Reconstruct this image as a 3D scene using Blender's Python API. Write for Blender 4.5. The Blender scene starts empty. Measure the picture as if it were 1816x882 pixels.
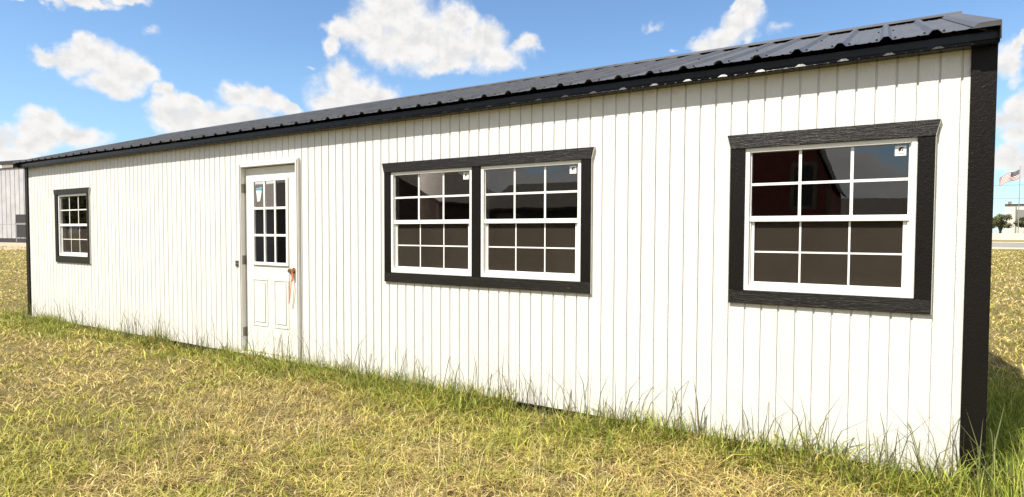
import bpy, bmesh, math, random
import numpy as np
from mathutils import Vector

rng = np.random.default_rng(7)
random.seed(7)
SC = bpy.context.scene
COL = SC.collection

# ------------------------------------------------------------------ camera
cam_d = bpy.data.cameras.new('camera')
cam = bpy.data.objects.new('camera', cam_d)
COL.objects.link(cam)
SC.camera = cam
YAW, PITCH, ROLL = -0.5470, -0.0351, 0.0041
CAM = Vector((-0.3682, -4.0973, 1.3674))
fw = Vector((math.sin(YAW) * math.cos(PITCH), math.cos(YAW) * math.cos(PITCH), math.sin(PITCH)))
rt = Vector((math.cos(YAW), -math.sin(YAW), 0))
up = rt.cross(fw)
r2 = rt * math.cos(ROLL) + up * math.sin(ROLL)
u2 = -rt * math.sin(ROLL) + up * math.cos(ROLL)
from mathutils import Matrix
M = Matrix((r2, u2, -fw)).transposed().to_4x4()
M.translation = CAM
cam.matrix_world = M
cam_d.sensor_width = 36.0
cam_d.lens = 1053.43 / 1816 * 36
cam_d.shift_x = -(918.79 - 908) / 1816
cam_d.shift_y = (451.73 - 441) / 1816
cam_d.clip_start = 0.05
cam_d.clip_end = 5000

# ------------------------------------------------------------------ light
SUN_TO = Vector((-0.395, -1.0, 1.66)).normalized()      # towards the sun
sun_d = bpy.data.lights.new('sun', 'SUN')
sun = bpy.data.objects.new('sun', sun_d)
COL.objects.link(sun)
sun_d.energy = 5.0
sun_d.angle = math.radians(0.53)
sun_d.color = (1.0, 0.94, 0.84)
sun.rotation_euler = (-SUN_TO).to_track_quat('-Z', 'Y').to_euler()
sun.location = SUN_TO * 60

SC.view_settings.view_transform = 'Standard'
SC.view_settings.look = 'None'
SC.view_settings.exposure = 0.76
SC.view_settings.gamma = 1.0
SC.view_settings.use_curve_mapping = False
cy = SC.cycles
cy.max_bounces = 6
cy.diffuse_bounces = 3
cy.glossy_bounces = 3
cy.transmission_bounces = 4
cy.transparent_max_bounces = 10
cy.caustics_reflective = False
cy.caustics_refractive = False
cy.use_denoising = True
cy.denoiser = 'OPENIMAGEDENOISE'
cy.denoising_input_passes = 'RGB_ALBEDO_NORMAL'
cy.denoising_prefilter = 'ACCURATE'

# clouds: azimuth, elevation, half width, half height (radians)
CLOUDS = [(-1.225, 0.2937, 0.035, 0.0073), (-1.1779, 0.3034, 0.0441, 0.0088), (-1.1273, 0.3131, 0.03, 0.0077), (-1.2178, 0.225, 0.0211, 0.0124), (-1.1914, 0.226, 0.0257, 0.0183), (-1.1696, 0.256, 0.0138, 0.0141), (-1.1638, 0.2328, 0.0319, 0.0257), (-1.1322, 0.2209, 0.0334, 0.0235), (-1.1422, 0.201, 0.0363, 0.0148), (-1.1057, 0.215, 0.0178, 0.0195), (-1.0856, 0.1946, 0.0126, 0.0154), (-1.0898, 0.2776, 0.0111, 0.0073), (-1.0755, 0.1709, 0.0257, 0.0265), (-1.0431, 0.186, 0.0236, 0.0158), (-0.9829, 0.2025, 0.0282, 0.0194), (-0.9476, 0.1991, 0.0283, 0.0181), (-0.9153, 0.1934, 0.0165, 0.0117), (-1.0025, 0.1681, 0.0747, 0.026), (-1.0544, 0.1531, 0.0442, 0.0239), (-1.0821, 0.1935, 0.0098, 0.0154), (-1.2195, 0.1386, 0.0271, 0.0187), (-1.2285, 0.119, 0.0381, 0.0187), (-1.1872, 0.1275, 0.0374, 0.0163), (-1.1563, 0.1244, 0.0193, 0.0091), (-1.2606, 0.1143, 0.012, 0.021), (-1.2512, 0.0976, 0.0397, 0.0142), (-0.8388, 0.3152, 0.0225, 0.0191), (-0.8492, 0.2917, 0.0155, 0.0178), (-0.7952, 0.3149, 0.0445, 0.036), (-0.7506, 0.3504, 0.0636, 0.0392), (-0.7145, 0.3079, 0.0737, 0.0473), (-0.7508, 0.2933, 0.0637, 0.0329), (-0.6594, 0.2952, 0.0653, 0.0375), (-0.6686, 0.2694, 0.0559, 0.0171), (-0.6128, 0.3075, 0.0449, 0.0348), (-0.5894, 0.2851, 0.0469, 0.022), (-0.5379, 0.3025, 0.0244, 0.0151), (-0.5172, 0.2923, 0.015, 0.0085), (-0.6501, 0.3396, 0.0325, 0.0307), (-0.8349, 0.2433, 0.0332, 0.0284), (-0.8133, 0.2218, 0.0641, 0.0289), (-0.8481, 0.2067, 0.0365, 0.0271), (-0.7798, 0.2212, 0.0323, 0.0206), (-0.1929, 0.3193, 0.031, 0.0264), (-0.1794, 0.3394, 0.0178, 0.0228), (-0.2133, 0.3016, 0.0347, 0.0191), (-0.2342, 0.2898, 0.0336, 0.0129), (-0.1991, 0.3463, 0.0132, 0.0107), (-0.3288, 0.3236, 0.0134, 0.0049), (-0.299, 0.2856, 0.0106, 0.0041), (-0.1339, 0.3009, 0.0172, 0.0085), (-0.8834, 0.2485, 0.0059, 0.0041), (0.139, 0.2216, 0.0188, 0.0232), (0.1496, 0.2401, 0.0077, 0.0121), (0.1484, 0.1635, 0.0218, 0.0279), (0.1296, 0.1481, 0.0203, 0.0171), (0.1526, 0.1279, 0.0243, 0.0247), (0.1355, 0.0973, 0.0278, 0.0159), (0.1537, 0.0853, 0.0217, 0.0178)]
SKY_STRENGTH = 0.106


class NB:
    """small node-tree builder"""
    def __init__(s, tree):
        s.t = tree
        s.n = tree.nodes
        s.l = tree.links

    def node(s, typ, **kw):
        nd = s.n.new(typ)
        for k, v in kw.items():
            setattr(nd, k, v)
        return nd

    def put(s, sock, v):
        if v is None:
            return
        if hasattr(v, 'is_linked') or isinstance(v, bpy.types.NodeSocket):
            s.l.new(v, sock)
        else:
            sock.default_value = v

    def math(s, op, a, b=None, c=None, clamp=False):
        nd = s.node('ShaderNodeMath', operation=op, use_clamp=clamp)
        s.put(nd.inputs[0], a)
        s.put(nd.inputs[1], b)
        s.put(nd.inputs[2], c)
        return nd.outputs[0]

    def vmath(s, op, a, b=None, scale=None):
        nd = s.node('ShaderNodeVectorMath', operation=op)
        s.put(nd.inputs[0], a)
        s.put(nd.inputs[1], b)
        if scale is not None:
            s.put(nd.inputs['Scale'], scale)
        return nd.outputs['Value'] if op in ('LENGTH', 'DOT_PRODUCT', 'DISTANCE') else nd.outputs[0]

    def noise(s, vec, scale, detail=4, rough=0.55, dist=0.0):
        nd = s.node('ShaderNodeTexNoise')
        s.put(nd.inputs['Vector'], vec)
        nd.inputs['Scale'].default_value = scale
        nd.inputs['Detail'].default_value = detail
        nd.inputs['Roughness'].default_value = rough
        nd.inputs['Distortion'].default_value = dist
        return nd

    def maprange(s, v, a, b, c=0.0, d=1.0, smooth=False):
        nd = s.node('ShaderNodeMapRange', interpolation_type='SMOOTHSTEP' if smooth else 'LINEAR')
        s.put(nd.inputs['Value'], v)
        for k, x in zip(('From Min', 'From Max', 'To Min', 'To Max'), (a, b, c, d)):
            nd.inputs[k].default_value = x
        return nd.outputs[0]

    def mix(s, fac, a, b, mode='MIX'):
        nd = s.node('ShaderNodeMix', data_type='RGBA', blend_type=mode)
        s.put(nd.inputs['Factor'], fac)
        for k, v in ((6, a), (7, b)):
            if isinstance(v, tuple) and len(v) == 3:
                v = (*v, 1)
            s.put(nd.inputs[k], v)
        return nd.outputs[2]


def build_world():
    w = bpy.data.worlds.new('World')
    SC.world = w
    w.use_nodes = True
    w.cycles.sampling_method = 'MANUAL'
    w.cycles.sample_map_resolution = 256
    b = NB(w.node_tree)
    b.n.clear()
    out = b.node('ShaderNodeOutputWorld')
    sky = b.node('ShaderNodeTexSky', sky_type='NISHITA')
    sky.sun_disc = False
    sky.sun_elevation = math.asin(SUN_TO.z)
    sky.sun_rotation = math.atan2(SUN_TO.x, SUN_TO.y)
    sky.altitude = 20
    sky.air_density = 1.0
    sky.dust_density = 0.3
    sky.ozone_density = 2.6
    skyc = b.vmath('MULTIPLY', sky.outputs[0], (SKY_STRENGTH * .84, SKY_STRENGTH * .97, SKY_STRENGTH * 1.05))
    tc = b.node('ShaderNodeTexCoord')
    sep = b.node('ShaderNodeSeparateXYZ')
    b.put(sep.inputs[0], tc.outputs['Generated'])
    az = b.math('ARCTAN2', sep.outputs[0], sep.outputs[1])
    az = b.math('SUBTRACT', az, b.math('MULTIPLY', b.math('GREATER_THAN', az, 1.9), 2 * math.pi))   # seam of the map off to the side
    el = b.math('ARCSINE', sep.outputs[2])
    cmb = b.node('ShaderNodeCombineXYZ')
    b.put(cmb.inputs[0], az)
    b.put(cmb.inputs[1], el)
    p = cmb.outputs[0]
    # thin high haze makes the blue paler towards the horizon
    base = b.mix(b.maprange(el, 0.0, 0.30, 0.40, 0.0), skyc, (0.27, 0.43, 0.57))
    away = b.math('ABSOLUTE', b.math('ADD', az, 0.555))

    def shade(density, billow, lit, dark):
        alpha = b.math('MULTIPLY', b.maprange(density, -0.08, 0.56, smooth=True), b.maprange(el, -0.01, 0.03))
        thick = b.maprange(density, 0.25, 0.95)
        sh = b.math('ADD', b.maprange(billow, -0.14, 0.20, 0.0, 0.60, smooth=True), b.math('MULTIPLY', thick, 0.48), clamp=True)
        bg = b.node('ShaderNodeBackground')
        b.put(bg.inputs['Color'], b.mix(alpha, base, b.mix(sh, lit, dark)))
        return bg.outputs[0]

    # the individual cumulus heads over the shed
    n1 = b.noise(p, 20, 5, 0.56)
    w1 = b.vmath('SCALE', b.vmath('SUBTRACT', n1.outputs['Color'], (0.5, 0.5, 0.5)), scale=0.058)
    q = b.vmath('MULTIPLY', b.vmath('ADD', p, w1), (1, 1, 0))
    d = None
    for a, e, ra, re in CLOUDS:
        v = b.vmath('MULTIPLY', b.vmath('SUBTRACT', q, (a, e, 0)), (1 / (ra * 1.15), 1 / (re * 1.15), 0))
        amp = 0.34 if (ra < .02 and re < .010) else 1.0       # small scraps stay thin and see-through
        f = b.math('MULTIPLY', b.math('SUBTRACT', 1.0, b.vmath('LENGTH', v)), amp)
        d = f if d is None else b.math('SMOOTH_MAX', d, f, 0.18)
    up_ = b.noise(b.vmath('ADD', p, (-0.006, 0.012, 0)), 34, 4, 0.58)
    here = b.noise(p, 34, 4, 0.58)
    d = b.math('ADD', d, b.math('MULTIPLY', b.math('SUBTRACT', here.outputs[0], 0.5), 0.55))
    heads = shade(d, b.math('SUBTRACT', up_.outputs[0], here.outputs[0]), (0.60, 0.59, 0.575), (0.46, 0.46, 0.465))

    # the same cumulus carries on round the rest of the sky
    pz = b.vmath('MULTIPLY', p, (1, 1.9, 1))
    fld = b.noise(pz, 4.2, 6, 0.58)
    fl2 = b.noise(b.vmath('ADD', pz, (-0.02, 0.06, 0)), 4.2, 6, 0.58)
    far = b.math('MULTIPLY', b.math('SUBTRACT', fld.outputs[0], 0.42), 5.0)
    edge = b.math('MAXIMUM', b.maprange(away, 0.92, 1.05), b.maprange(el, 0.46, 0.56))
    far = b.math('SUBTRACT', far, b.math('MULTIPLY', b.math('SUBTRACT', 1.0, edge), 4.0))
    rest = shade(far, b.math('MULTIPLY', b.math('SUBTRACT', fl2.outputs[0], fld.outputs[0]), 2.0), (0.62, 0.605, 0.58), (0.42, 0.42, 0.425))

    inside = b.math('MULTIPLY', b.math('LESS_THAN', away, 0.90), b.math('LESS_THAN', el, 0.45))
    mx = b.node('ShaderNodeMixShader')
    b.put(mx.inputs[0], inside)
    b.l.new(rest, mx.inputs[1])
    b.l.new(heads, mx.inputs[2])
    b.l.new(mx.outputs[0], out.inputs[0])


build_world()

# ------------------------------------------------------------------ materials
MATS = {}


def new_mat(name):
    m = bpy.data.materials.new(name)
    m.use_nodes = True
    b = NB(m.node_tree)
    bs = b.n['Principled BSDF']
    MATS[name] = m
    return m, b, bs


def bump(b, bs, height, strength=0.3, dist=0.01):
    nd = b.node('ShaderNodeBump')
    nd.inputs['Strength'].default_value = strength
    nd.inputs['Distance'].default_value = dist
    b.put(nd.inputs['Height'], height)
    b.l.new(nd.outputs[0], bs.inputs['Normal'])


def pos(b, scale=(1, 1, 1)):
    g = b.node('ShaderNodeNewGeometry')
    return b.vmath('MULTIPLY', g.outputs['Position'], scale)


def simple(name, col, rough=0.6, spec=0.4, metal=0.0, var=0.12, vscale=6.0, bstr=0.0, bscale=60):
    m, b, bs = new_mat(name)
    n = b.noise(pos(b), vscale, 5, 0.6)
    f = b.maprange(n.outputs[0], 0.3, 0.7, 1 - var, 1 + var)
    c = b.vmath('SCALE', (col[0], col[1], col[2]), scale=f)
    b.put(bs.inputs['Base Color'], c)
    bs.inputs['Roughness'].default_value = rough
    bs.inputs['Specular IOR Level'].default_value = spec
    bs.inputs['Metallic'].default_value = metal
    if bstr:
        bump(b, bs, b.noise(pos(b), bscale, 4).outputs[0], bstr, 0.004)
    return m


def mat_siding():
    m, b, bs = new_mat('white_siding_paint')
    # embossed cedar grain of pressed wood siding: short ripples crossed by long vertical grain
    grain = b.noise(pos(b, (55, 55, 150)), 1.0, 4, 0.6, 1.6)
    long_ = b.noise(pos(b, (130, 130, 6)), 1.0, 3, 0.5, 0.6)
    h = b.math('ADD', b.math('MULTIPLY', grain.outputs[0], 1.0), b.math('MULTIPLY', long_.outputs[0], 0.5))
    bump(b, bs, h, 0.75, 0.0045)
    dirt = b.noise(pos(b, (3, 3, 0.9)), 1.0, 6, 0.62)
    f = b.maprange(dirt.outputs[0], 0.42, 0.75, 0.0, 0.16)
    g = b.node('ShaderNodeNewGeometry')
    sp = b.node('ShaderNodeSeparateXYZ')
    b.put(sp.inputs[0], g.outputs['Position'])
    spn = b.noise(pos(b, (14, 14, 5)), 1.0, 5, 0.65)
    splash = b.math('MULTIPLY', b.maprange(sp.outputs[2], 0.0, 0.42, 1.0, 0.0, True), b.maprange(spn.outputs[0], 0.42, 0.75, 0.0, 0.18))
    f = b.math('ADD', f, splash, clamp=True)
    fleck = b.noise(pos(b, (38, 38, 24)), 1.0, 2, 0.5)
    f = b.math('ADD', f, b.maprange(fleck.outputs[0], 0.72, 0.80, 0.0, 0.35), clamp=True)
    c = b.mix(f, (0.71, 0.70, 0.67), (0.48, 0.44, 0.37))
    b.put(bs.inputs['Base Color'], c)
    bs.inputs['Roughness'].default_value = 0.5
    bs.inputs['Specular IOR Level'].default_value = 0.35
    return m


def mat_trim(name, axis):
    """rough-sawn trim boards under thick black paint, grain along an axis"""
    m, b, bs = new_mat(name)
    sc = (7, 60, 95) if axis == 'x' else (60, 60, 42)
    g1 = b.noise(pos(b, sc), 1.0, 5, 0.62, 1.4)
    sc2 = (16, 90, 190) if axis == 'x' else (95, 95, 130)
    g2 = b.noise(pos(b, sc2), 1.0, 3, 0.6, 1.0)
    h = b.math('ADD', g1.outputs[0], b.math('MULTIPLY', g2.outputs[0], 0.6))
    bump(b, bs, h, 0.6 if axis == 'x' else 0.5, 0.006)
    wear = b.noise(pos(b, (22, 22, 40)), 1.0, 5, 0.7)
    f = b.maprange(wear.outputs[0], 0.73, 0.78, 0.0, 0.5)
    dust = b.noise(pos(b, (2.2, 2.2, 2.2)), 1.0, 4)
    c0 = b.mix(dust.outputs[0], (0.0045, 0.0035, 0.0028), (0.011, 0.009, 0.0075))
    c = b.mix(f, c0, (0.35, 0.32, 0.27))
    b.put(bs.inputs['Base Color'], c)
    bs.inputs['Roughness'].default_value = 0.42
    bs.inputs['Specular IOR Level'].default_value = 0.42 if axis == 'x' else 0.18
    return m


def mat_roof():
    m, b, bs = new_mat('black_metal_roofing')
    n = b.noise(pos(b, (3, 9, 9)), 1.0, 5, 0.65)
    f = b.maprange(n.outputs[0], 0.3, 0.75, 0.0, 1.0)
    c = b.mix(f, (0.040, 0.041, 0.046), (0.088, 0.089, 0.095))
    b.put(bs.inputs['Base Color'], c)
    bs.inputs['Roughness'].default_value = 0.42
    b.put(bs.inputs['Roughness'], b.maprange(n.outputs[0], 0.3, 0.75, 0.34, 0.50))
    bs.inputs['Specular IOR Level'].default_value = 0.45
    oil = b.noise(pos(b, (5, 1.5, 1.5)), 1.0, 2)
    bump(b, bs, oil.outputs[0], 0.25, 0.008)
    return m


def mat_glass():
    m, b, bs = new_mat('window_glass')
    b.n.remove(bs)
    out = b.n['Material Output']
    tr = b.node('ShaderNodeBsdfTransparent')
    tr.inputs[0].default_value = (0.80, 0.79, 0.76, 1)
    gl = b.node('ShaderNodeBsdfGlossy')
    gl.inputs['Roughness'].default_value = 0.0
    gl.inputs[0].default_value = (1, 1, 1, 1)
    fr = b.node('ShaderNodeFresnel')
    fr.inputs['IOR'].default_value = 1.5
    wav = b.noise(pos(b, (3, 3, 3)), 1.0, 2)
    bp = b.node('ShaderNodeBump')
    bp.inputs['Strength'].default_value = 0.025
    bp.inputs['Distance'].default_value = 0.02
    b.put(bp.inputs['Height'], wav.outputs[0])
    b.l.new(bp.outputs[0], gl.inputs['Normal'])
    mx = b.node('ShaderNodeMixShader')
    b.put(mx.inputs[0], b.math('MULTIPLY', fr.outputs[0], 2.7, clamp=True))
    b.l.new(tr.outputs[0], mx.inputs[1])
    b.l.new(gl.outputs[0], mx.inputs[2])
    b.l.new(mx.outputs[0], out.inputs[0])
    return m


def mat_screen():
    m, b, bs = new_mat('insect_screen')
    out = b.n['Material Output']
    n = b.noise(pos(b, (5, 5, 3)), 1.0, 3)
    c = b.mix(n.outputs[0], (0.040, 0.031, 0.024), (0.064, 0.052, 0.041))
    b.put(bs.inputs['Base Color'], c)
    bs.inputs['Roughness'].default_value = 0.9
    bs.inputs['Specular IOR Level'].default_value = 0.1
    tr = b.node('ShaderNodeBsdfTransparent')
    mx = b.node('ShaderNodeMixShader')
    mx.inputs[0].default_value = 0.62
    b.l.new(tr.outputs[0], mx.inputs[1])
    b.l.new(bs.outputs[0], mx.inputs[2])
    b.l.new(mx.outputs[0], out.inputs[0])
    return m


def mat_grass():
    m, b, bs = new_mat('grass_blades')
    out = b.n['Material Output']
    at = b.node('ShaderNodeAttribute', attribute_name='tint')
    b.put(bs.inputs['Base Color'], at.outputs['Color'])
    bs.inputs['Roughness'].default_value = 0.55
    bs.inputs['Specular IOR Level'].default_value = 0.25
    tl = b.node('ShaderNodeBsdfTranslucent')
    b.put(tl.inputs[0], at.outputs['Color'])
    mx = b.node('ShaderNodeMixShader')
    mx.inputs[0].default_value = 0.32
    b.l.new(bs.outputs[0], mx.inputs[1])
    b.l.new(tl.outputs[0], mx.inputs[2])
    b.l.new(mx.outputs[0], out.inputs[0])
    return m


def mat_ground():
    m, b, bs = new_mat('dry_lawn_soil')
    big = b.noise(pos(b, (0.35, 0.35, 0.35)), 1.0, 6, 0.6)
    mid = b.noise(pos(b, (2.6, 2.6, 2.6)), 1.0, 6, 0.65)
    fine = b.noise(pos(b, (38, 38, 38)), 1.0, 6, 0.75)
    f = b.maprange(b.math('ADD', b.math('MULTIPLY', big.outputs[0], 0.6), b.math('MULTIPLY', mid.outputs[0], 0.4)), 0.36, 0.64)
    c = b.mix(f, (0.36, 0.28, 0.12), (0.30, 0.26, 0.095))
    c = b.mix(b.maprange(fine.outputs[0], 0.35, 0.62), (0.055, 0.040, 0.018), c)
    # beyond the modelled blades the sheet itself carries the colour of dry turf
    g = b.node('ShaderNodeNewGeometry')
    b.put(bs.inputs['Base Color'], c)
    bs.inputs['Roughness'].default_value = 0.95
    bs.inputs['Specular IOR Level'].default_value = 0.1
    bump(b, bs, b.math('ADD', fine.outputs[0], mid.outputs[0]), 1.0, 0.05)
    return m


mat_siding()
mat_trim('black_trim_along', 'x')
mat_trim('black_trim_upright', 'z')
mat_roof()
mat_glass()
mat_screen()
mat_grass()
mat_ground()
simple('white_vinyl', (0.80, 0.79, 0.76), 0.35, 0.5, var=0.03, vscale=12)
simple('white_door_paint', (0.69, 0.675, 0.635), 0.42, 0.45, var=0.05, vscale=7, bstr=0.12, bscale=90)
simple('raw_white_edge', (0.72, 0.69, 0.62), 0.7, 0.3, var=0.10, vscale=30)
simple('fascia_black_paint', (0.007, 0.007, 0.007), 0.27, 0.26, var=0.35, vscale=20, bstr=0.12, bscale=70)
simple('rough_plywood', (0.16, 0.105, 0.065), 0.85, 0.2, var=0.25, vscale=5)
simple('treated_timber', (0.11, 0.085, 0.055), 0.9, 0.2, var=0.3, vscale=9)
simple('hinge_steel', (0.20, 0.19, 0.16), 0.45, 0.5, 0.7, var=0.2, vscale=30)
simple('brass_knob', (0.30, 0.24, 0.14), 0.3, 0.5, 0.8, var=0.2, vscale=40)
simple('orange_strap_cloth', (0.56, 0.185, 0.085), 0.8, 0.2, var=0.2, vscale=50)
simple('sticker_patch_white', (0.80, 0.80, 0.77), 0.6, 0.3, var=0.02)
simple('sticker_ink', (0.03, 0.03, 0.03), 0.6, 0.3, var=0.1)
simple('patch_blue', (0.10, 0.30, 0.42), 0.6, 0.3, var=0.2, vscale=60)
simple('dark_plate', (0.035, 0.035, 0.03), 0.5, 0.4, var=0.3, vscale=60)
simple('grey_box', (0.22, 0.22, 0.20), 0.5, 0.4, var=0.2, vscale=60)
simple('screw_head', (0.012, 0.012, 0.013), 0.4, 0.5, var=0.2)
simple('grey_steel_cladding', (0.40, 0.41, 0.42), 0.5, 0.5, 0.0, var=0.14, vscale=0.7)
simple('dark_trim_steel', (0.03, 0.03, 0.032), 0.6, 0.4, var=0.2)
simple('white_trim_steel', (0.75, 0.74, 0.70), 0.5, 0.4, var=0.05)
simple('gravel_yard', (0.42, 0.32, 0.24), 0.95, 0.1, var=0.30, vscale=0.6, bstr=0.6, bscale=12)
simple('asphalt_road', (0.23, 0.21, 0.185), 0.9, 0.2, var=0.18, vscale=0.35)
simple('pale_concrete', (0.60, 0.57, 0.50), 0.85, 0.2, var=0.08, vscale=0.4)
simple('cream_cladding', (0.66, 0.63, 0.55), 0.6, 0.3, var=0.05, vscale=0.3)
simple('pole_aluminium', (0.35, 0.36, 0.37), 0.4, 0.5, 0.6, var=0.05)
simple('flag_red', (0.19, 0.02, 0.03), 0.8, 0.2, var=0.08)
simple('flag_white', (0.75, 0.74, 0.72), 0.8, 0.2, var=0.05)
simple('flag_blue', (0.015, 0.02, 0.06), 0.8, 0.2, var=0.08)
simple('bark', (0.10, 0.075, 0.05), 0.9, 0.1, var=0.3, vscale=4)
simple('oak_leaves', (0.11, 0.115, 0.055), 0.7, 0.2, var=0.5, vscale=0.8)
simple('wire_black', (0.03, 0.03, 0.03), 0.7, 0.2)
simple('barn_red_paint', (0.19, 0.05, 0.035), 0.7, 0.3, var=0.2)
simple('brown_stain', (0.12, 0.075, 0.05), 0.7, 0.3, var=0.25)
simple('charcoal_siding', (0.045, 0.040, 0.036), 0.7, 0.3, var=0.2)
simple('tan_trim', (0.20, 0.15, 0.11), 0.7, 0.3, var=0.1)
simple('brown_shingles', (0.10, 0.08, 0.065), 0.85, 0.2, var=0.3, vscale=8)


# ------------------------------------------------------------------ mesh helpers
class MB:
    def __init__(s):
        s.v = []
        s.f = []

    def box(s, x0, x1, y0, y1, z0, z1):
        k = len(s.v)
        s.v += [(x0, y0, z0), (x1, y0, z0), (x1, y1, z0), (x0, y1, z0), (x0, y0, z1), (x1, y0, z1), (x1, y1, z1), (x0, y1, z1)]
        s.f += [tuple(k + i for i in q) for q in ((0, 3, 2, 1), (4, 5, 6, 7), (0, 1, 5, 4), (1, 2, 6, 5), (2, 3, 7, 6), (3, 0, 4, 7))]
        return s

    def prism_y(s, pts, y0, y1):
        """polygon in x-z, extruded along y (points counter-clockwise seen from -y)"""
        k, n = len(s.v), len(pts)
        s.v += [(x, y0, z) for x, z in pts] + [(x, y1, z) for x, z in pts]
        s.f.append(tuple(k + i for i in range(n)))
        s.f.append(tuple(k + n + i for i in reversed(range(n))))
        for i in range(n):
            j = (i + 1) % n
            s.f.append((k + j, k + i, k + n + i, k + n + j))
        return s

    def prism_x(s, pts, x0, x1):
        k, n = len(s.v), len(pts)
        s.v += [(x0, y, z) for y, z in pts] + [(x1, y, z) for y, z in pts]
        s.f.append(tuple(k + i for i in reversed(range(n))))
        s.f.append(tuple(k + n + i for i in range(n)))
        for i in range(n):
            j = (i + 1) % n
            s.f.append((k + i, k + j, k + n + j, k + n + i))
        return s

    def tube(s, p0, p1, r0, r1, n=8):
        p0, p1 = Vector(p0), Vector(p1)
        d = (p1 - p0).normalized()
        a = d.orthogonal().normalized()
        c = d.cross(a)
        k = len(s.v)
        for p, r in ((p0, r0), (p1, r1)):
            for i in range(n):
                t = 2 * math.pi * i / n
                s.v.append(tuple(p + a * math.cos(t) * r + c * math.sin(t) * r))
        for i in range(n):
            j = (i + 1) % n
            s.f.append((k + i, k + j, k + n + j, k + n + i))
        s.f.append(tuple(k + i for i in reversed(range(n))))
        s.f.append(tuple(k + n + i for i in range(n)))
        return s

    def mesh(s, name, mat):
        me = bpy.data.meshes.new(name)
        me.from_pydata(s.v, [], s.f)
        bm = bmesh.new()
        bm.from_mesh(me)
        bmesh.ops.recalc_face_normals(bm, faces=bm.faces)
        bm.to_mesh(me)
        bm.free()
        if mat:
            me.materials.append(MATS[mat])
        return me

    def build(s, name, mat, parent=None, bevel=0.0, smooth=False):
        me = s.mesh(name, mat)
        if bevel:
            bm = bmesh.new()
            bm.from_mesh(me)
            bmesh.ops.bevel(bm, geom=list(bm.edges), offset=bevel, segments=2, affect='EDGES', clamp_overlap=True)
            bm.to_mesh(me)
            bm.free()
        if smooth:
            for p in me.polygons:
                p.use_smooth = True
        return link(name, me, parent)


def link(name, me, parent=None, loc=None):
    o = bpy.data.objects.new(name, me)
    COL.objects.link(o)
    if parent is not None:
        o.parent = parent
    if loc is not None:
        o.location = loc
    return o


def empty(name, loc=(0, 0, 0)):
    o = bpy.data.objects.new(name, None)
    COL.objects.link(o)
    o.location = loc
    return o


def tag(o, label=None, cat=None, group=None, kind=None):
    if label:
        o['label'] = label
    if cat:
        o['category'] = cat
    if group:
        o['group'] = group
    if kind:
        o['kind'] = kind
    return o


GZ = -0.075      # ground level (the siding's lower edge is z = 0)

# ------------------------------------------------------------------ ground and setting
me = MB()
me.v = [(-900, -500, GZ), (900, -500, GZ), (900, 1500, GZ), (-900, 1500, GZ)]
me.f = [(0, 1, 2, 3)]
tag(me.build('ground', 'dry_lawn_soil'), kind='structure')
yard = MB()
yard.v = [(-260, -60, GZ + .004), (-62, -10.0, GZ + .004), (-52, 60, GZ + .004), (-200, 90, GZ + .004)]
yard.f = [(0, 1, 2, 3)]
tag(yard.build('gravel_yard', 'gravel_yard'), kind='structure')
road = MB()
road.v = [(-150, 86, GZ + .004), (200, 80, GZ + .004), (200, 150, GZ + .004), (-150, 156, GZ + .004)]
road.f = [(0, 1, 2, 3)]
tag(road.build('road', 'asphalt_road'), kind='structure')
for y0, nm in ((81.5, 'kerb'), (158, 'kerb')):
    tag(MB().box(-150, 200, y0 - 2.5, y0 - 1.6, GZ, GZ + .13).build('kerb', 'pale_concrete'), kind='structure')

# ------------------------------------------------------------------ the white shed
shed = empty('shed', (-6.03, 2.13, 0))
tag(shed, 'long white board-sided shed with black metal roof and black trims', 'shed')
SH = Matrix.Translation((6.03, -2.13, 0))


def part(mb, name, mat, parent=None, **kw):
    """parts are written in world coordinates; the parent empty sits at the shed's centre"""
    o = mb.build(name, mat, **kw)
    attach(o, parent or shed)
    return o


def attach(o, parent):
    o.parent = parent
    if parent is shed:
        o.matrix_parent_inverse = SH
    return o


S = 0.1016
WTOP = 2.425
XL, XR = -12.10, 0.036
DEPTH = 4.267
# openings: x0, x1, z0, z1
WIN = [(-1.130, -0.196, 1.003, 1.928), (-3.230, -2.303, 1.003, 1.928), (-4.243, -3.316, 1.003, 1.928), (-11.055, -10.125, 1.003, 1.928)]
DOOR = (-6.475, -5.555, 0.0, 2.092)
OPEN = [(a - .008, c + .008, max(z0 - .008, 0.0), z1 + .008) for a, c, z0, z1 in WIN + [DOOR]]


# the double window's two units share one opening
OPEN = [OPEN[0], (OPEN[2][0], OPEN[1][1], OPEN[1][2], OPEN[1][3]), OPEN[3], OPEN[4]]


def solid_boxes(x0, x1, y0, y1, mb):
    """fill a stretch of the front wall with boxes, leaving the openings free"""
    cuts = sorted({x0, x1} | {c for o in OPEN for c in o[:2] if x0 < c < x1})
    for a, c in zip(cuts[:-1], cuts[1:]):
        if c - a < 1e-4:
            continue
        m = (a + c) / 2
        z = 0.0
        for o in sorted((o for o in OPEN if o[0] < m < o[1]), key=lambda o: o[2]):
            if o[2] > z:
                mb.box(a, c, y0, y1, z, o[2])
            z = o[3]
        if z < WTOP:
            mb.box(a, c, y0, y1, z, WTOP)
    return mb


front = part(solid_boxes(XL - .09, XR + .10, 0.0085, 0.095, MB()), 'front_wall', 'white_siding_paint')
GW = 0.0110                       # groove width


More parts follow.
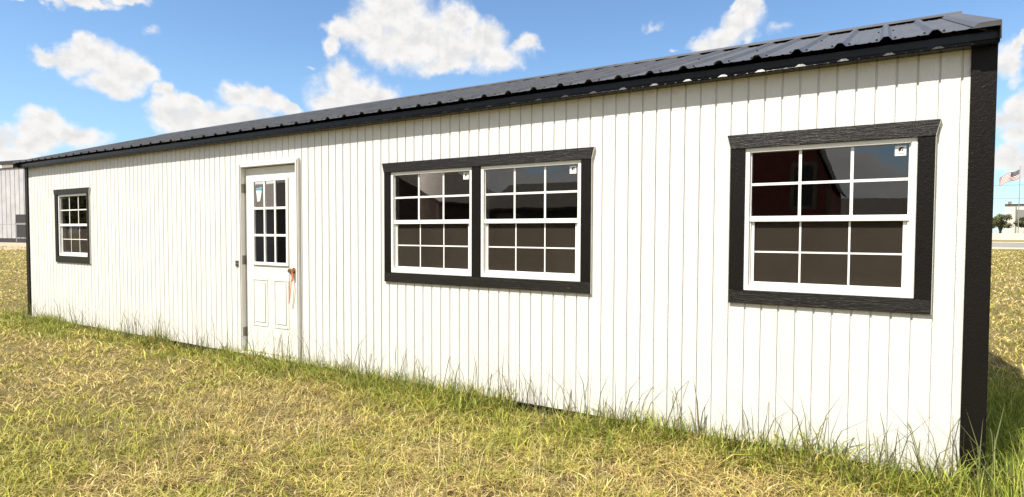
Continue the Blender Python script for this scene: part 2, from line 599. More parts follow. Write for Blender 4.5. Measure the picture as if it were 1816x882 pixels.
def board_profile(mb, x0, x1, z0, z1, c=0.0018, cl=True, cr=True):
    """board with eased front edges (profile in x-y, upright)"""
    pts = [(x0, .0085)] + ([(x0, c), (x0 + c, 0)] if cl else [(x0, 0)]) + ([(x1 - c, 0), (x1, c)] if cr else [(x1, 0)]) + [(x1, .0085)]
    k, n = len(mb.v), len(pts)
    mb.v += [(x, y, z0) for x, y in pts] + [(x, y, z1) for x, y in pts]
    for i in range(n - 1):
        mb.f.append((k + i, k + i + 1, k + n + i + 1, k + n + i))
    mb.f.append(tuple(k + i for i in reversed(range(n))))
    mb.f.append(tuple(k + n + i for i in range(n)))


full_me = None
for i in range(-1, 119):
    xa = -S * (i + 1) + GW / 2
    xb = -S * i - GW / 2
    if i == -1:
        xa, xb = GW / 2, XR + .02
    if i == 118:
        xa = XL - .02
    hit = [o for o in OPEN if o[0] < xb and o[1] > xa]
    if not hit and -1 < i < 118:
        if full_me is None:
            mb = MB()
            board_profile(mb, -(S - GW) / 2, (S - GW) / 2, 0.0, WTOP)
            full_me = mb.mesh('siding_board', 'white_siding_paint')
        o = link('siding_board', full_me, None, ((xa + xb) / 2, random.uniform(-.0009, .0005), random.uniform(-.002, .002)))
    else:
        pieces = []
        inside = [q for q in hit if q[0] <= xa and q[1] >= xb]
        if not hit:
            mb = MB()
            board_profile(mb, xa, xb, 0.0, WTOP)
            pieces.append(mb)
        elif inside:
            q = inside[0]
            for za, zb in ((0.0, q[2]), (q[3], WTOP)):
                if zb - za > .01:
                    mb = MB()
                    board_profile(mb, xa, xb, za, zb)
                    pieces.append(mb)
        else:
            q = hit[0]
            if q[0] > xa:       # opening bites into the board's right side
                xm = q[0]
                pts = [(xa, 0), (xb, 0), (xb, q[2]), (xm, q[2]), (xm, q[3]), (xb, q[3]), (xb, WTOP), (xa, WTOP)]
            else:
                xm = q[1]
                pts = [(xa, 0), (xb, 0), (xb, WTOP), (xa, WTOP), (xa, q[3]), (xm, q[3]), (xm, q[2]), (xa, q[2])]
            if q[2] < .001:
                pts = [(xa, 0), (xm, 0), (xm, q[3]), (xb, q[3]), (xb, WTOP), (xa, WTOP)] if q[0] > xa else [(xm, 0), (xb, 0), (xb, WTOP), (xa, WTOP), (xa, q[3]), (xm, q[3])]
            pieces.append(MB().prism_y(pts, 0.0, .0085))
        for mb in pieces:
            o = mb.build('siding_board', 'white_siding_paint')
            o.parent = front
        continue
    o.parent = front
    o.matrix_parent_inverse = Matrix.Identity(4)


def sub(mb, name, mat, **kw):
    """sub-part of the front wall (front wall object sits at the world origin)"""
    o = mb.build(name, mat, **kw)
    o.parent = front
    return o


# front is parented with an inverse so that its local frame is the world frame
# end walls, back wall, floor, ceiling
RISE = 0.3296
EAVE_Z = 2.462                       # top of the flat of the sheet at the eave edge
EDGE_R, EDGE_L = -0.1342, -0.1350      # the overhang is a little uneven


def roof_z(y, y0=-0.133):
    return EAVE_Z + (y - y0) * RISE


def gable_poly(y0, y1, drop):
    pts = [(y0, 0.0), (y1, 0.0)]
    mid = DEPTH / 2
    def t(y):
        return roof_z(min(y, DEPTH - y)) - drop
    return [(y0, 0.0), (y1, 0.0), (y1, t(y1))] + ([(mid, t(mid))] if y0 < mid < y1 else []) + [(y0, t(y0))]


end_walls = []
for xo, sgn in ((XR + .10, 1), (XL - .09, -1)):
    xin = xo - sgn * .09
    xa, xb = sorted((xin, xo - sgn * .012))
    ew = part(MB().prism_x(gable_poly(.0955, DEPTH - .0955, .05), xa, xb), 'end_wall', 'white_siding_paint')
    x0, x1 = sorted((xo - sgn * .0115, xo - sgn * .004))
    nb = int((DEPTH - .02) / S)
    for k in range(nb + 1):
        y0 = .010 + k * S + GW / 2
        y1 = min(.010 + (k + 1) * S - GW / 2, DEPTH - .01)
        if y1 - y0 < .01:
            continue
        o = MB().prism_x(gable_poly(y0, y1, .05), x0, x1).build('siding_board', 'white_siding_paint')
        o.parent = ew
part(MB().box(XL - .08, XR + .09, DEPTH - .095, DEPTH - .002, 0.0, WTOP), 'back_wall', 'rough_plywood')
part(MB().box(XL, XR + .005, .0965, DEPTH - .0965, 0.02, 0.10), 'floor', 'rough_plywood')
part(MB().box(XL, XR + .005, .0965, DEPTH - .0965, 2.375, 2.395), 'ceiling', 'rough_plywood')
# interior partitions catch a little light
part(MB().box(-7.30, -7.22, .0970, DEPTH - .0970, .1005, 2.3745), 'partition_wall', 'rough_plywood')
for y in (.12, 1.35, 2.85, 4.02):
    part(MB().box(XL - .05, XR + .06, y, y + .11, GZ - .04, -.003), 'skid', 'treated_timber')

# corner trims (front face boards, wrapped round the end)
part(MB().box(XR, XR + .114, -.018, -.0005, .004, 2.395), 'corner_trim', 'black_trim_upright', bevel=.003)
part(MB().box(XR + .0965, XR + .114, -.0003, .09, .004, 2.395), 'corner_trim', 'black_trim_upright', bevel=.003)
part(MB().box(XL - .105, XL, -.018, -.0005, .004, 2.395), 'corner_trim', 'black_trim_upright', bevel=.003)
part(MB().box(XL - .105, XL - .088, -.0003, .09, .004, 2.395), 'corner_trim', 'black_trim_upright', bevel=.003)

# eave: fascia board, pale soffit whose lip shows under it
FY = -0.085
part(MB().prism_x([(FY - .0065, 2.3895), (FY + .019, 2.3895), (FY + .019, 2.448), (FY, 2.448), (FY, 2.4085)], -12.262, 0.148), 'fascia', 'fascia_black_paint')
part(MB().box(-12.262, 0.147, FY + .003, -.0008, 2.3855, 2.3893), 'soffit', 'fascia_black_paint')
part(MB().box(-12.20, 0.14, .0, .095, 2.4255, 2.455), 'wall_plate', 'treated_timber')

# ---- roof sheets with ribs
RIB = 0.2286
RX0 = -0.1363


def sheet_profile(x0, x1):
    """x, height over the pan of a ribbed sheet between x0 and x1"""
    pts = [(x0, 0.0)]
    k = math.ceil((RX0 - x1 - .05) / RIB)
    xs = sorted(RX0 - RIB * j for j in range(k - 1, k + 60) if x0 - .05 < RX0 - RIB * j < x1 + .05)
    for xr in xs:
        for dx, h in ((-.032, 0), (-.012, .0225), (.012, .0225), (.032, 0), (.070, 0), (.076, .003), (.084, .003), (.090, 0), (.140, 0), (.146, .003), (.154, .003), (.160, 0)):
            if x0 < xr + dx < x1:
                pts.append((xr + dx, h))
    pts.append((x1, 0.0))
    return pts


def add_sheet(mb, x0, x1, lift, front_side=True, th=.0016):
    prof = sheet_profile(x0, x1)
    ends = []
    nseg = 6
    for s_ in range(nseg + 1):
        row = []
        for x, h in prof:
            ye = EDGE_L + (EDGE_R - EDGE_L) * (x + 12.2) / 12.35
            ye += .0008 * math.sin(x * 2.1) + .0006 * math.sin(x * 5.3)
            if not front_side:
                ye = -.12
            yr = DEPTH / 2 - .004
            t = s_ / nseg
            y = ye + (yr - ye) * t
            z = roof_z(y) + h + lift + .0012 * math.sin(x * 3.7 + s_ * 1.3)
            row.append((x, y, z))
        ends.append(row)
    n = len(prof)
    k = len(mb.v)
    for row in ends:
        for x, y, z in row:
            mb.v.append((x, y if front_side else DEPTH - y, z))
    for row in ends:
        for x, y, z in row:
            mb.v.append((x, y if front_side else DEPTH - y, z - th))
    m = (nseg + 1) * n
    for s_ in range(nseg):
        for i in range(n - 1):
            a = k + s_ * n + i
            mb.f.append((a, a + 1, a + n + 1, a + n))
            mb.f.append((m + a, m + a + n, m + a + n + 1, m + a + 1))
    for s_ in (0, nseg):
        for i in range(n - 1):
            a = k + s_ * n + i
            mb.f.append((a, m + a, m + a + 1, a + 1))
    for i in (0, n - 1):
        for s_ in range(nseg):
            a = k + s_ * n + i
            mb.f.append((a, a + n, m + a + n, m + a))


roof = part(MB().box(-12.19, .13, DEPTH / 2 - .02, DEPTH / 2 + .02, roof_z(DEPTH / 2) - .12, roof_z(DEPTH / 2) - .012), 'roof', 'treated_timber')
tag(roof, 'ridge beam carrying the black ribbed metal sheets')
xe = 0.142
edges = [0.142]
x = RX0 + .036
while x > -12.25:
    edges.append(x)
    x -= RIB * 4
edges.append(-12.262)
for fs in (True, False):
    for k in range(len(edges) - 1):
        mb = MB()
        add_sheet(mb, max(edges[k + 1] - (.072 if k < len(edges) - 2 else 0), -12.262), edges[k], .0024 * (k % 2), fs)
        o = mb.build('roof_sheet', 'black_metal_roofing')
        o.parent = roof

# rake flashing on both gables
for xr, sgn in ((0.146, 1), (-12.266, -1)):
    for fs in (True, False):
        mb = MB()
        k = 0
        prof = [(-.118, .004), (-.095, .0225), (0.0, .0235), (.002, -.075), (-.002, -.075), (-.004, -.004), (-.116, -.004)]
        rows = []
        for t in (0, 1):
            ye = (EDGE_R if sgn > 0 else EDGE_L) - .008
            y = ye if t == 0 else DEPTH / 2 - .003
            rows.append([(xr + sgn * dx, (y if fs else DEPTH - y), roof_z(y) + dz + .003) for dx, dz in prof])
        n = len(prof)
        mb.v = rows[0] + rows[1]
        for i in range(n):
            j = (i + 1) % n
            mb.f.append((i, j, n + j, n + i))
        mb.f.append(tuple(range(n)))
        mb.f.append(tuple(range(n, 2 * n)))
        o = mb.build('rake_flashing', 'black_metal_roofing')
        o.parent = roof
# ridge cap, in lengths of about three metres that overlap
xc = .166
seg = 0
while xc > -12.0:
    x0 = max(xc - 3.05, -12.01)
    z = roof_z(DEPTH / 2) + .034 + .002 * (seg % 2)
    w = .150
    ym = DEPTH / 2
    dz = w * RISE
    pts = [(ym - w, z - dz - .012), (ym - w + .002, z - dz), (ym - .012, z), (ym + .012, z), (ym + w, z - dz), (ym + w, z - dz - .012),
           (ym + w - .003, z - dz - .003), (ym + .011, z - .003), (ym - .011, z - .003), (ym - w + .004, z - dz - .003)]
    o = MB().prism_x(pts, x0 - .04, xc).build('ridge_cap', 'black_metal_roofing')
    o.parent = roof
    xc = x0
    seg += 1
# screw heads
sm = MB()
for j in range(0, 54):
    xr = RX0 - RIB * j
    for t in ((.035, .52) if j % 2 else (.035,)):
        for dx in (-.045, .045):
            y = EDGE_R + .02 + t * (DEPTH / 2 - .05)
            z = roof_z(y)
            sm.tube((xr + dx, y, z), (xr + dx, y - .003, z + .0105), .0080, .0055, 6)
o = sm.build('roof_screws', 'screw_head')
o.parent = roof
tag(o, kind='stuff')


# ---- windows
def bar(mb, x0, x1, z0, z1, yf, d=.012):
    mb.box(x0, x1, yf, yf + d, z0, z1)


def make_window(x0, x1, z0, z1, sticker=True, label=None):
    """single-hung vinyl window; the frame is the part, the rest its pieces"""
    fr = MB()
    b_ = .030
    yf, yb = -.0045, .070
    fr.box(x0, x0 + b_, yf, yb, z0, z1).box(x1 - b_, x1, yf, yb, z0, z1)
    fr.box(x0 + b_, x1 - b_, yf, yb, z1 - b_, z1).box(x0 + b_, x1 - b_, yf, yb, z0, z0 + b_ + .004)
    # inner stop
    s_ = .010
    fr.box(x0 + b_, x0 + b_ + s_, .010, yb, z0 + b_ + .004, z1 - b_).box(x1 - b_ - s_, x1 - b_, .010, yb, z0 + b_ + .004, z1 - b_)
    w = part(fr, 'window', 'white_vinyl', bevel=.0025)
    if label:
        w['label'] = label
    zm = (z0 + z1) / 2 + .003

    def piece(mb, name, mat, **kw):
        o = mb.build(name, mat, **kw)
        o.parent = w
        return o
    xi0, xi1 = x0 + b_ + s_, x1 - b_ - s_
    piece(MB().box(xi0 - .009, xi1 + .009, .004, .040, zm - .017, zm + .019), 'meeting_rail', 'white_vinyl', bevel=.002)
    # upper sash: surface grilles on the glass
    ux0, ux1, uz0, uz1 = xi0 + .0015, xi1 - .0015, zm + .020, z1 - b_ - .001
    g = .0165
    cx = [ux0 + (ux1 - ux0) * t for t in (1 / 3, 2 / 3)]
    cz = (uz0 + uz1) / 2
    yg = .018
    piece(MB().box(ux0, ux1, yg - .004, yg - .0005, cz - g / 2, cz + g / 2), 'grille_bar', 'white_vinyl')
    for c in cx:
        piece(MB().box(c - g / 2, c + g / 2, yg - .0042, yg - .0007, uz0, uz1), 'grille_bar', 'white_vinyl')
    xs = [ux0] + cx + [ux1]
    zs = [uz0, cz, uz1]
    for a, c in zip(xs[:-1], xs[1:]):
        for q, r in zip(zs[:-1], zs[1:]):
            mb = MB()
            mb.v = [(a, yg, q), (c, yg, q), (c, yg, r), (a, yg, r)]
            mb.f = [(0, 1, 2, 3)]
            piece(mb, 'pane', 'window_glass')
    # lower sash, set back behind an insect screen
    lz0, lz1 = z0 + b_ + .0045, zm - .0175
    sb = .020
    sa = MB()
    sa.box(xi0 + .001, xi0 + sb, .020, .050, lz0, lz1).box(xi1 - sb, xi1 - .001, .020, .050, lz0, lz1)
    sa.box(xi0 + sb, xi1 - sb, .020, .050, lz0, lz0 + sb + .004)
    piece(sa, 'lower_sash', 'white_vinyl', bevel=.0015)
    lx0, lx1, lz0 = xi0 + sb, xi1 - sb, lz0 + sb + .004
    cx = [lx0 + (lx1 - lx0) * t for t in (1 / 3, 2 / 3)]
    cz = (lz0 + lz1) / 2
    g = .011
    yl = .034
    piece(MB().box(lx0, lx1, .0268, .0283, cz - g / 2, cz + g / 2), 'grille_bar', 'white_vinyl')
    for c in cx:
        piece(MB().box(c - g / 2, c + g / 2, .0265, .0281, lz0, lz1), 'grille_bar', 'grille_shade' if False else 'white_vinyl')
    xs = [lx0] + cx + [lx1]
    zs = [lz0, cz, lz1]
    for a, c in zip(xs[:-1], xs[1:]):
        for q, r in zip(zs[:-1], zs[1:]):
            mb = MB()
            mb.v = [(a, yl, q), (c, yl, q), (c, yl, r), (a, yl, r)]
            mb.f = [(0, 1, 2, 3)]
            piece(mb, 'pane', 'window_glass')
    mb = MB()
    mb.v = [(lx0, .0295, lz0), (lx1, .0295, lz0), (lx1, .0295, lz1), (lx0, .0295, lz1)]
    mb.f = [(0, 1, 2, 3)]
    piece(mb, 'insect_screen', 'insect_screen')
    if sticker:
        sx1, sz1 = ux1 - .012, uz1 - .010
        sx0, sz0 = sx1 - .056, sz1 - .058
        st = piece(MB().box(sx0, sx1, yg - .0016, yg - .0006, sz0, sz1), 'sticker', 'sticker_patch_white')
        st['label'] = 'white paper sticker with a small black emblem'
        # emblem: a dark arched mark with a hook, and a line of tiny print beneath
        a, c = sx0 + .017, sz1 - .008
        pl = [(0, -.020), (.001, -.011), (.006, -.003), (.014, 0), (.024, -.001), (.029, -.005), (.023, -.006), (.016, -.009), (.013, -.014), (.011, -.023), (.007, -.026), (.003, -.024)]
        em = MB().prism_y([(a + u, c + v) for u, v in pl][::-1], yg - .0024, yg - .0018)
        em.prism_y([(a + .015, c - .020), (a + .021, c - .012), (a + .024, c - .013), (a + .022, c - .022), (a + .017, c - .026)][::-1], yg - .0024, yg - .0018)
        for k in range(9):
            em.box(sx0 + .010 + k * .0042, sx0 + .0128 + k * .0042, yg - .0024, yg - .0018, sz0 + .012, sz0 + .0145)
        # the sticker is already a piece of the window: its print is joined into the piece as a second material
        st.data.materials.append(MATS['sticker_ink'])
        bm = bmesh.new()
        bm.from_mesh(st.data)
        tmp = em.mesh('print', None)
        n0 = len(bm.faces)
        bm.from_mesh(tmp)
        bm.faces.ensure_lookup_table()
        for f in bm.faces[n0:]:
            f.material_index = 1
        bm.to_mesh(st.data)
        bm.free()
    return w


make_window(*WIN[0], label='wide single-hung window nearest the right corner')
make_window(*WIN[1], label='right half of the double window')
make_window(*WIN[2], label='left half of the double window')
make_window(*WIN[3], sticker=False, label='far left window beyond the door')


def window_trim(xa, xb, za, zb, ops):
    """head with flared ends, side boards, sill board; ops = glazed openings inside"""
    HZ = 1.928
    hy = -.021
    fl = .022
    sub(MB().prism_y([(xa, HZ), (xb, HZ), (xb + fl, zb), (xa - fl, zb)], hy, -.0005), 'head_trim', 'black_trim_along', bevel=.0015)
    # raw pale ends of the head board
    e = .0018
    sub(MB().prism_y([(xb + .0002, HZ), (xb + e, HZ), (xb + fl + e, zb), (xb + fl + .0002, zb)], hy + .001, -.0008), 'board_end', 'raw_white_edge')
    sz = 1.003
    sub(MB().box(xa, xb, -.017, -.0005, za, sz - .0005), 'sill_trim', 'black_trim_along', bevel=.0015)
    sub(MB().box(xb + .0002, xb + e, -.0165, -.0008, za, HZ - .002), 'board_end', 'raw_white_edge')
    xs = [xa] + [c for o in ops for c in (o[0], o[1])] + [xb]
    for k in range(0, len(xs), 2):
        nm = 'side_trim' if k in (0, len(xs) - 2) else 'mullion_trim'
        sub(MB().box(xs[k] + .0003, xs[k + 1] - .0003, -.0165, -.0005, sz, HZ - .0005), nm, 'black_trim_upright', bevel=.0015)


window_trim(-1.219, -0.113, .917, 2.018, [WIN[0]])
window_trim(-4.316, -2.216, .917, 2.014, [WIN[2], WIN[1]])
window_trim(-11.152, -10.050, .908, 2.006, [WIN[3]])

# ---- door
dx0, dx1, dz1 = DOOR[0], DOOR[1], DOOR[3]
fr = MB()
BM = .046
fr.box(dx0 - BM, dx0, -.030, .060, .030, dz1 + .05).box(dx1, dx1 + BM, -.030, .060, .030, dz1 + .05)
fr.box(dx0, dx1, -.030, .060, dz1, dz1 + .05)
fr.box(dx0 - BM + .012, dx0 - .012, -.036, -.0302, .032, dz1 + .036).box(dx1 + .012, dx1 + BM - .012, -.036, -.0302, .032, dz1 + .036)
frame = part(fr, 'door_frame', 'white_door_paint', bevel=.003)
o = MB().box(dx0 - .04, dx1 + .04, -.050, .07, .012, .0295).build('door_sill', 'raw_white_edge', bevel=.003)
o.parent = frame
SY = .026                       # face of the slab
door = part(MB().box(dx0 + .004, dx1 - .004, SY, SY + .044, .036, dz1 - .008), 'door', 'white_door_paint', bevel=.002)


def dpiece(mb, name, mat, **kw):
    o = mb.build(name, mat, **kw)
    o.parent = door
    return o


LX0, LX1, LZ0, LZ1 = -6.336, -5.728, 1.010, 1.962
lf = MB()
lw = .034
yl = SY - .014
lf.box(LX0, LX0 + lw, yl, SY - .0005, LZ0, LZ1).box(LX1 - lw, LX1, yl, SY - .0005, LZ0, LZ1)
lf.box(LX0 + lw, LX1 - lw, yl, SY - .0005, LZ1 - lw, LZ1).box(LX0 + lw, LX1 - lw, yl, SY - .0005, LZ0, LZ0 + lw)
dpiece(lf, 'lite_frame', 'white_vinyl', bevel=.003)
gx0, gx1, gz0, gz1 = LX0 + lw, LX1 - lw, LZ0 + lw, LZ1 - lw
xs = [gx0 + (gx1 - gx0) * k / 3 for k in range(4)]
zs = [gz0 + (gz1 - gz0) * k / 3 for k in range(4)]
for c in xs[1:3]:
    dpiece(MB().box(c - .013, c + .013, yl + .0015, SY - .0006, gz0, gz1), 'grille_bar', 'white_vinyl', bevel=.002)
for c in zs[1:3]:
    dpiece(MB().box(gx0, gx1, yl + .001, SY - .0008, c - .013, c + .013), 'grille_bar', 'white_vinyl', bevel=.002)
for a, c in zip(xs[:-1], xs[1:]):
    for q, r in zip(zs[:-1], zs[1:]):
        mb = MB()
        mb.v = [(a, SY - .003, q), (c, SY - .003, q), (c, SY - .003, r), (a, SY - .003, r)]
        mb.f = [(0, 1, 2, 3)]
        dpiece(mb, 'pane', 'window_glass')
# dark sheet behind the door glass, standing in for the unlit interior
dpiece(MB().box(gx0, gx1, SY - .0022, SY - .0012, gz0, gz1), 'dark_interior_backing', 'dark_plate')
# white patch with a blue band over the first pane
pp = MB().prism_y([(gx0 + .052, gz1 - .220), (gx0 + .098, gz1 - .212), (gx0 + .140, gz1 - .060), (gx0 + .030, gz1 - .075)], SY - .0052, SY - .0046)
o = dpiece(pp, 'pane_patch', 'sticker_patch_white')
o['label'] = 'blue and white patch on the top left pane'
pp = MB().prism_y([(gx0 + .034, gz1 - .095), (gx0 + .130, gz1 - .100), (gx0 + .140, gz1 - .062), (gx0 + .030, gz1 - .077)], SY - .0060, SY - .0054)
dpiece(pp, 'pane_patch', 'patch_blue')
for px0, px1 in ((-6.330, -6.108), (-5.966, -5.756)):
    z0, z1 = .352, .842
    # moulded panel: a sunk border and a raised field
    mo = MB()
    m_ = .020
    mo.box(px0 - m_, px0, SY - .0048, SY - .0004, z0 - m_, z1 + m_).box(px1, px1 + m_, SY - .0048, SY - .0004, z0 - m_, z1 + m_)
    mo.box(px0, px1, SY - .0048, SY - .0004, z1, z1 + m_).box(px0, px1, SY - .0048, SY - .0004, z0 - m_, z0)
    dpiece(mo, 'panel_moulding', 'white_door_paint', bevel=.003)
    dpiece(MB().box(px0 + .024, px1 - .024, SY - .005, SY - .0004, z0 + .024, z1 - .024), 'door_panel', 'white_door_paint', bevel=.006)
for z in (1.86, 1.06, .25):
    hb = MB().box(dx0 + .0005, dx0 + .0035, -.018, SY + .01, z - .05, z + .05)
    hb.tube((dx0 + .006, SY - .008, z - .052), (dx0 + .006, SY - .008, z + .052), .007, .007, 8)
    o = hb.build('hinge', 'hinge_steel')
    o.parent = door
kn = MB()
kx, kz = -5.652, .968
kn.tube((kx, SY, kz), (kx, SY - .006, kz), .032, .030, 16)
kn.tube((kx, SY - .006, kz), (kx, SY - .035, kz), .011, .011, 12)
kn.tube((kx, SY - .035, kz), (kx, SY - .048, kz), .020, .028, 16)
kn.tube((kx, SY - .048, kz), (kx, SY - .066, kz), .028, .020, 16)
dpiece(kn, 'knob', 'brass_knob', smooth=False)
# small dark box and tag on the wall beside the door
o = part(MB().box(-6.622, -6.556, -.010, .0005, .984, 1.050), 'outlet_box', 'grey_box', bevel=.002)
for z in (1.034, 1.002):
    q = MB().box(-6.612, -6.566, -.0125, -.0102, z - .011, z + .011).build('socket', 'dark_plate')
    q.parent = o

# orange strap tied round the knob
def ribbon(pts, width, th, name, mat):
    mb = MB()
    rows = []
    for i, p in enumerate(pts):
        p = Vector(p)
        rows.append([p + Vector((-width / 2, -th, 0)), p + Vector((width / 2, -th * .3, 0)), p + Vector((width / 2, th, 0)), p + Vector((-width / 2, th * .6, 0))])
    for r in rows:
        mb.v += [tuple(q) for q in r]
    for i in range(len(rows) - 1):
        for j in range(4):
            k = (j + 1) % 4
            mb.f.append((i * 4 + j, i * 4 + k, i * 4 + 4 + k, i * 4 + 4 + j))
    n = len(rows) * 4
    mb.f += [(3, 2, 1, 0), (n - 4, n - 3, n - 2, n - 1)]
    return mb


ky = SY - .026
st = ribbon([(kx - .020, ky - .012, kz + .012), (kx - .006, ky - .024, kz + .004), (kx - .008, ky - .020, kz - .03), (kx - .018, ky - .016, kz - .13), (kx - .030, ky - .012, kz - .24), (kx - .042, ky - .010, kz - .335), (kx - .038, ky - .012, kz - .350),
             (kx - .030, ky - .013, kz - .335), (kx - .012, ky - .014, kz - .25), (kx + .004, ky - .016, kz - .15), (kx + .014, ky - .018, kz - .09)], .0085, .002, 'strap', 'orange_strap_cloth')
st2 = ribbon([(kx - .018, ky - .022, kz + .016), (kx + .010, ky - .030, kz + .012), (kx + .030, ky - .026, kz - .004), (kx + .040, ky - .022, kz - .05), (kx + .040, ky - .020, kz - .10), (kx + .034, ky - .019, kz - .112), (kx + .028, ky - .019, kz - .10), (kx + .022, ky - .020, kz - .05), (kx + .008, ky - .024, kz - .012)], .012, .0025, 'strap', 'orange_strap_cloth')
k = len(st.v)
st.v += st2.v
st.f += [tuple(k + i for i in f) for f in st2.f]
st.tube((kx - .024, ky - .006, kz + .004), (kx + .026, ky - .006, kz + .004), .016, .016, 10)
o = st.build('hanging_strap', 'orange_strap_cloth')
tag(o, 'faded orange strap looped round the door knob, hanging down', 'strap')

# ------------------------------------------------------------------ far left: grey steel warehouse
wh = empty('warehouse', (-92.0, 27.0, GZ))
tag(wh, 'grey ribbed steel warehouse far behind the left end of the shed', 'building')
WX, WY = Vector((-101.0, 27.6, 0)), Vector((-87.0, 29.6, 0))
axis = (WY - WX).normalized()
nrm = Vector((axis.y, -axis.x, 0))
A0, A1 = -14.0, 36.0


def wpt(u, v, z):
    p = WX + axis * u - nrm * v
    return (p.x, p.y, z)


def wbox(mb, u0, u1, v0, v1, z0, z1):
    k = len(mb.v)
    mb.v += [wpt(u0, v0, z0), wpt(u1, v0, z0), wpt(u1, v1, z0), wpt(u0, v1, z0), wpt(u0, v0, z1), wpt(u1, v0, z1), wpt(u1, v1, z1), wpt(u0, v1, z1)]
    mb.f += [tuple(k + i for i in q) for q in ((0, 3, 2, 1), (4, 5, 6, 7), (0, 1, 5, 4), (1, 2, 6, 5), (2, 3, 7, 6), (3, 0, 4, 7))]
    return mb


WI = Matrix.Translation((92.0, -27.0, -GZ))


def wpart(mb, name, mat, parent=None):
    o = mb.build(name, mat)
    o.parent = parent or wh
    if o.parent is wh:
        o.matrix_parent_inverse = WI
    return o


WHT = 9.6
wall = wpart(wbox(MB(), A0, A1, .06, 22, .5, WHT), 'wall', 'grey_steel_cladding')
u = A0
while u < A1 - .1:
    wpart(wbox(MB(), u + .06, min(u + .94, A1), 0, .059, .5, WHT), 'wall_panel', 'grey_steel_cladding', wall)
    u += 1.0
wpart(wbox(MB(), A0, A1, .02, 22, GZ, .495), 'plinth', 'dark_trim_steel')
wpart(wbox(MB(), A0, A1, -.10, .5, WHT + .004, WHT + .14), 'eave_trim', 'dark_trim_steel')
wpart(wbox(MB(), A0, A1, -.05, .5, WHT + .145, WHT + .52), 'eave_band', 'white_trim_steel')
wpart(wbox(MB(), 1.2, A1, -.30, 22.3, WHT + .525, WHT + 1.0), 'roof', 'dark_trim_steel')
dr = wpart(wbox(MB(), 4.1, 8.2, -.02, .058, .62, 3.6), 'door_opening', 'dark_trim_steel')
wpart(wbox(MB(), 4.3, 8.0, -.10, -.025, 2.35, 2.5), 'rail', 'grey_box', dr)
rl = wbox(MB(), A0, A1, -3.0, -2.93, 2.22, 2.30)
for u in np.arange(A0, A1, 6.0):
    wbox(rl, u, u + .08, -3.0, -2.93, GZ, 2.22)
tag(rl.build('pipe_rail', 'pole_aluminium'), 'thin pale pipe rail in front of the grey warehouse', 'rail')

# ------------------------------------------------------------------ far right: wall, building, flag, trees
bw = empty('boundary_wall', (40, 246, GZ))
tag(bw, 'long low pale wall across the road behind the field', 'wall')
for k in range(30):
    x0 = -60 + k * 8
    o = MB().box(x0 + .03, x0 + 7.97, 246.0, 246.3, GZ, 2.15).build('wall_panel', 'pale_concrete', bw)
    o.matrix_parent_inverse = Matrix.Translation((-40, -246, -GZ))
cb = empty('commercial_building', (60, 300, GZ))
tag(cb, 'large cream flat-roofed building behind the trees and flagpole', 'building')
CI = Matrix.Translation((-60, -300, -GZ))


def cpart(mb, name, mat):
    o = mb.build(name, mat, cb)
    o.matrix_parent_inverse = CI
    return o


def footprint(x0, x1, y0, y1, sk, z0, z1):
    m = MB()
    m.v = [(x, y, z) for z in (z0, z1) for x, y in ((x0, y0), (x1, y0), (x1 + sk, y1), (x0 + sk, y1))]
    m.f = [(0, 3, 2, 1), (4, 5, 6, 7), (0, 1, 5, 4), (1, 2, 6, 5), (2, 3, 7, 6), (3, 0, 4, 7)]
    return m


cpart(footprint(40.9, 110, 292, 330, 6.5, GZ, 13.1), 'wall', 'cream_cladding')
cpart(footprint(40.7, 110.3, 291.7, 330.3, 6.5, 13.104, 13.6), 'parapet', 'dark_trim_steel')
for x in (44.0, 50.5, 57.0):
    cpart(MB().box(x, x + .35, 291.6, 291.996, GZ, 12.6), 'downpipe', 'grey_box')
cpart(MB().box(44.5, 46.6, 291.7, 291.99, 5.2, 11.4), 'window', 'grey_box')
cpart(MB().box(43.0, 44.0, 300, 301, 13.71, 15.0), 'roof_vent', 'grey_box')

fp = empty('flagpole', (38.9, 252, GZ))
tag(fp, 'tall slim grey flagpole behind the low pale wall', 'flagpole')
MB().tube((0, 0, 0), (0, 0, 24.4), .16, .07, 10).build('pole', 'pole_aluminium', fp)
MB().tube((0, 0, 24.4), (0, 0, 24.75), .13, .05, 10).build('finial', 'pole_aluminium', fp)
MB().tube((0, 0, 0), (0, 0, .25), .5, .4, 12).build('base', 'pale_concrete', fp)


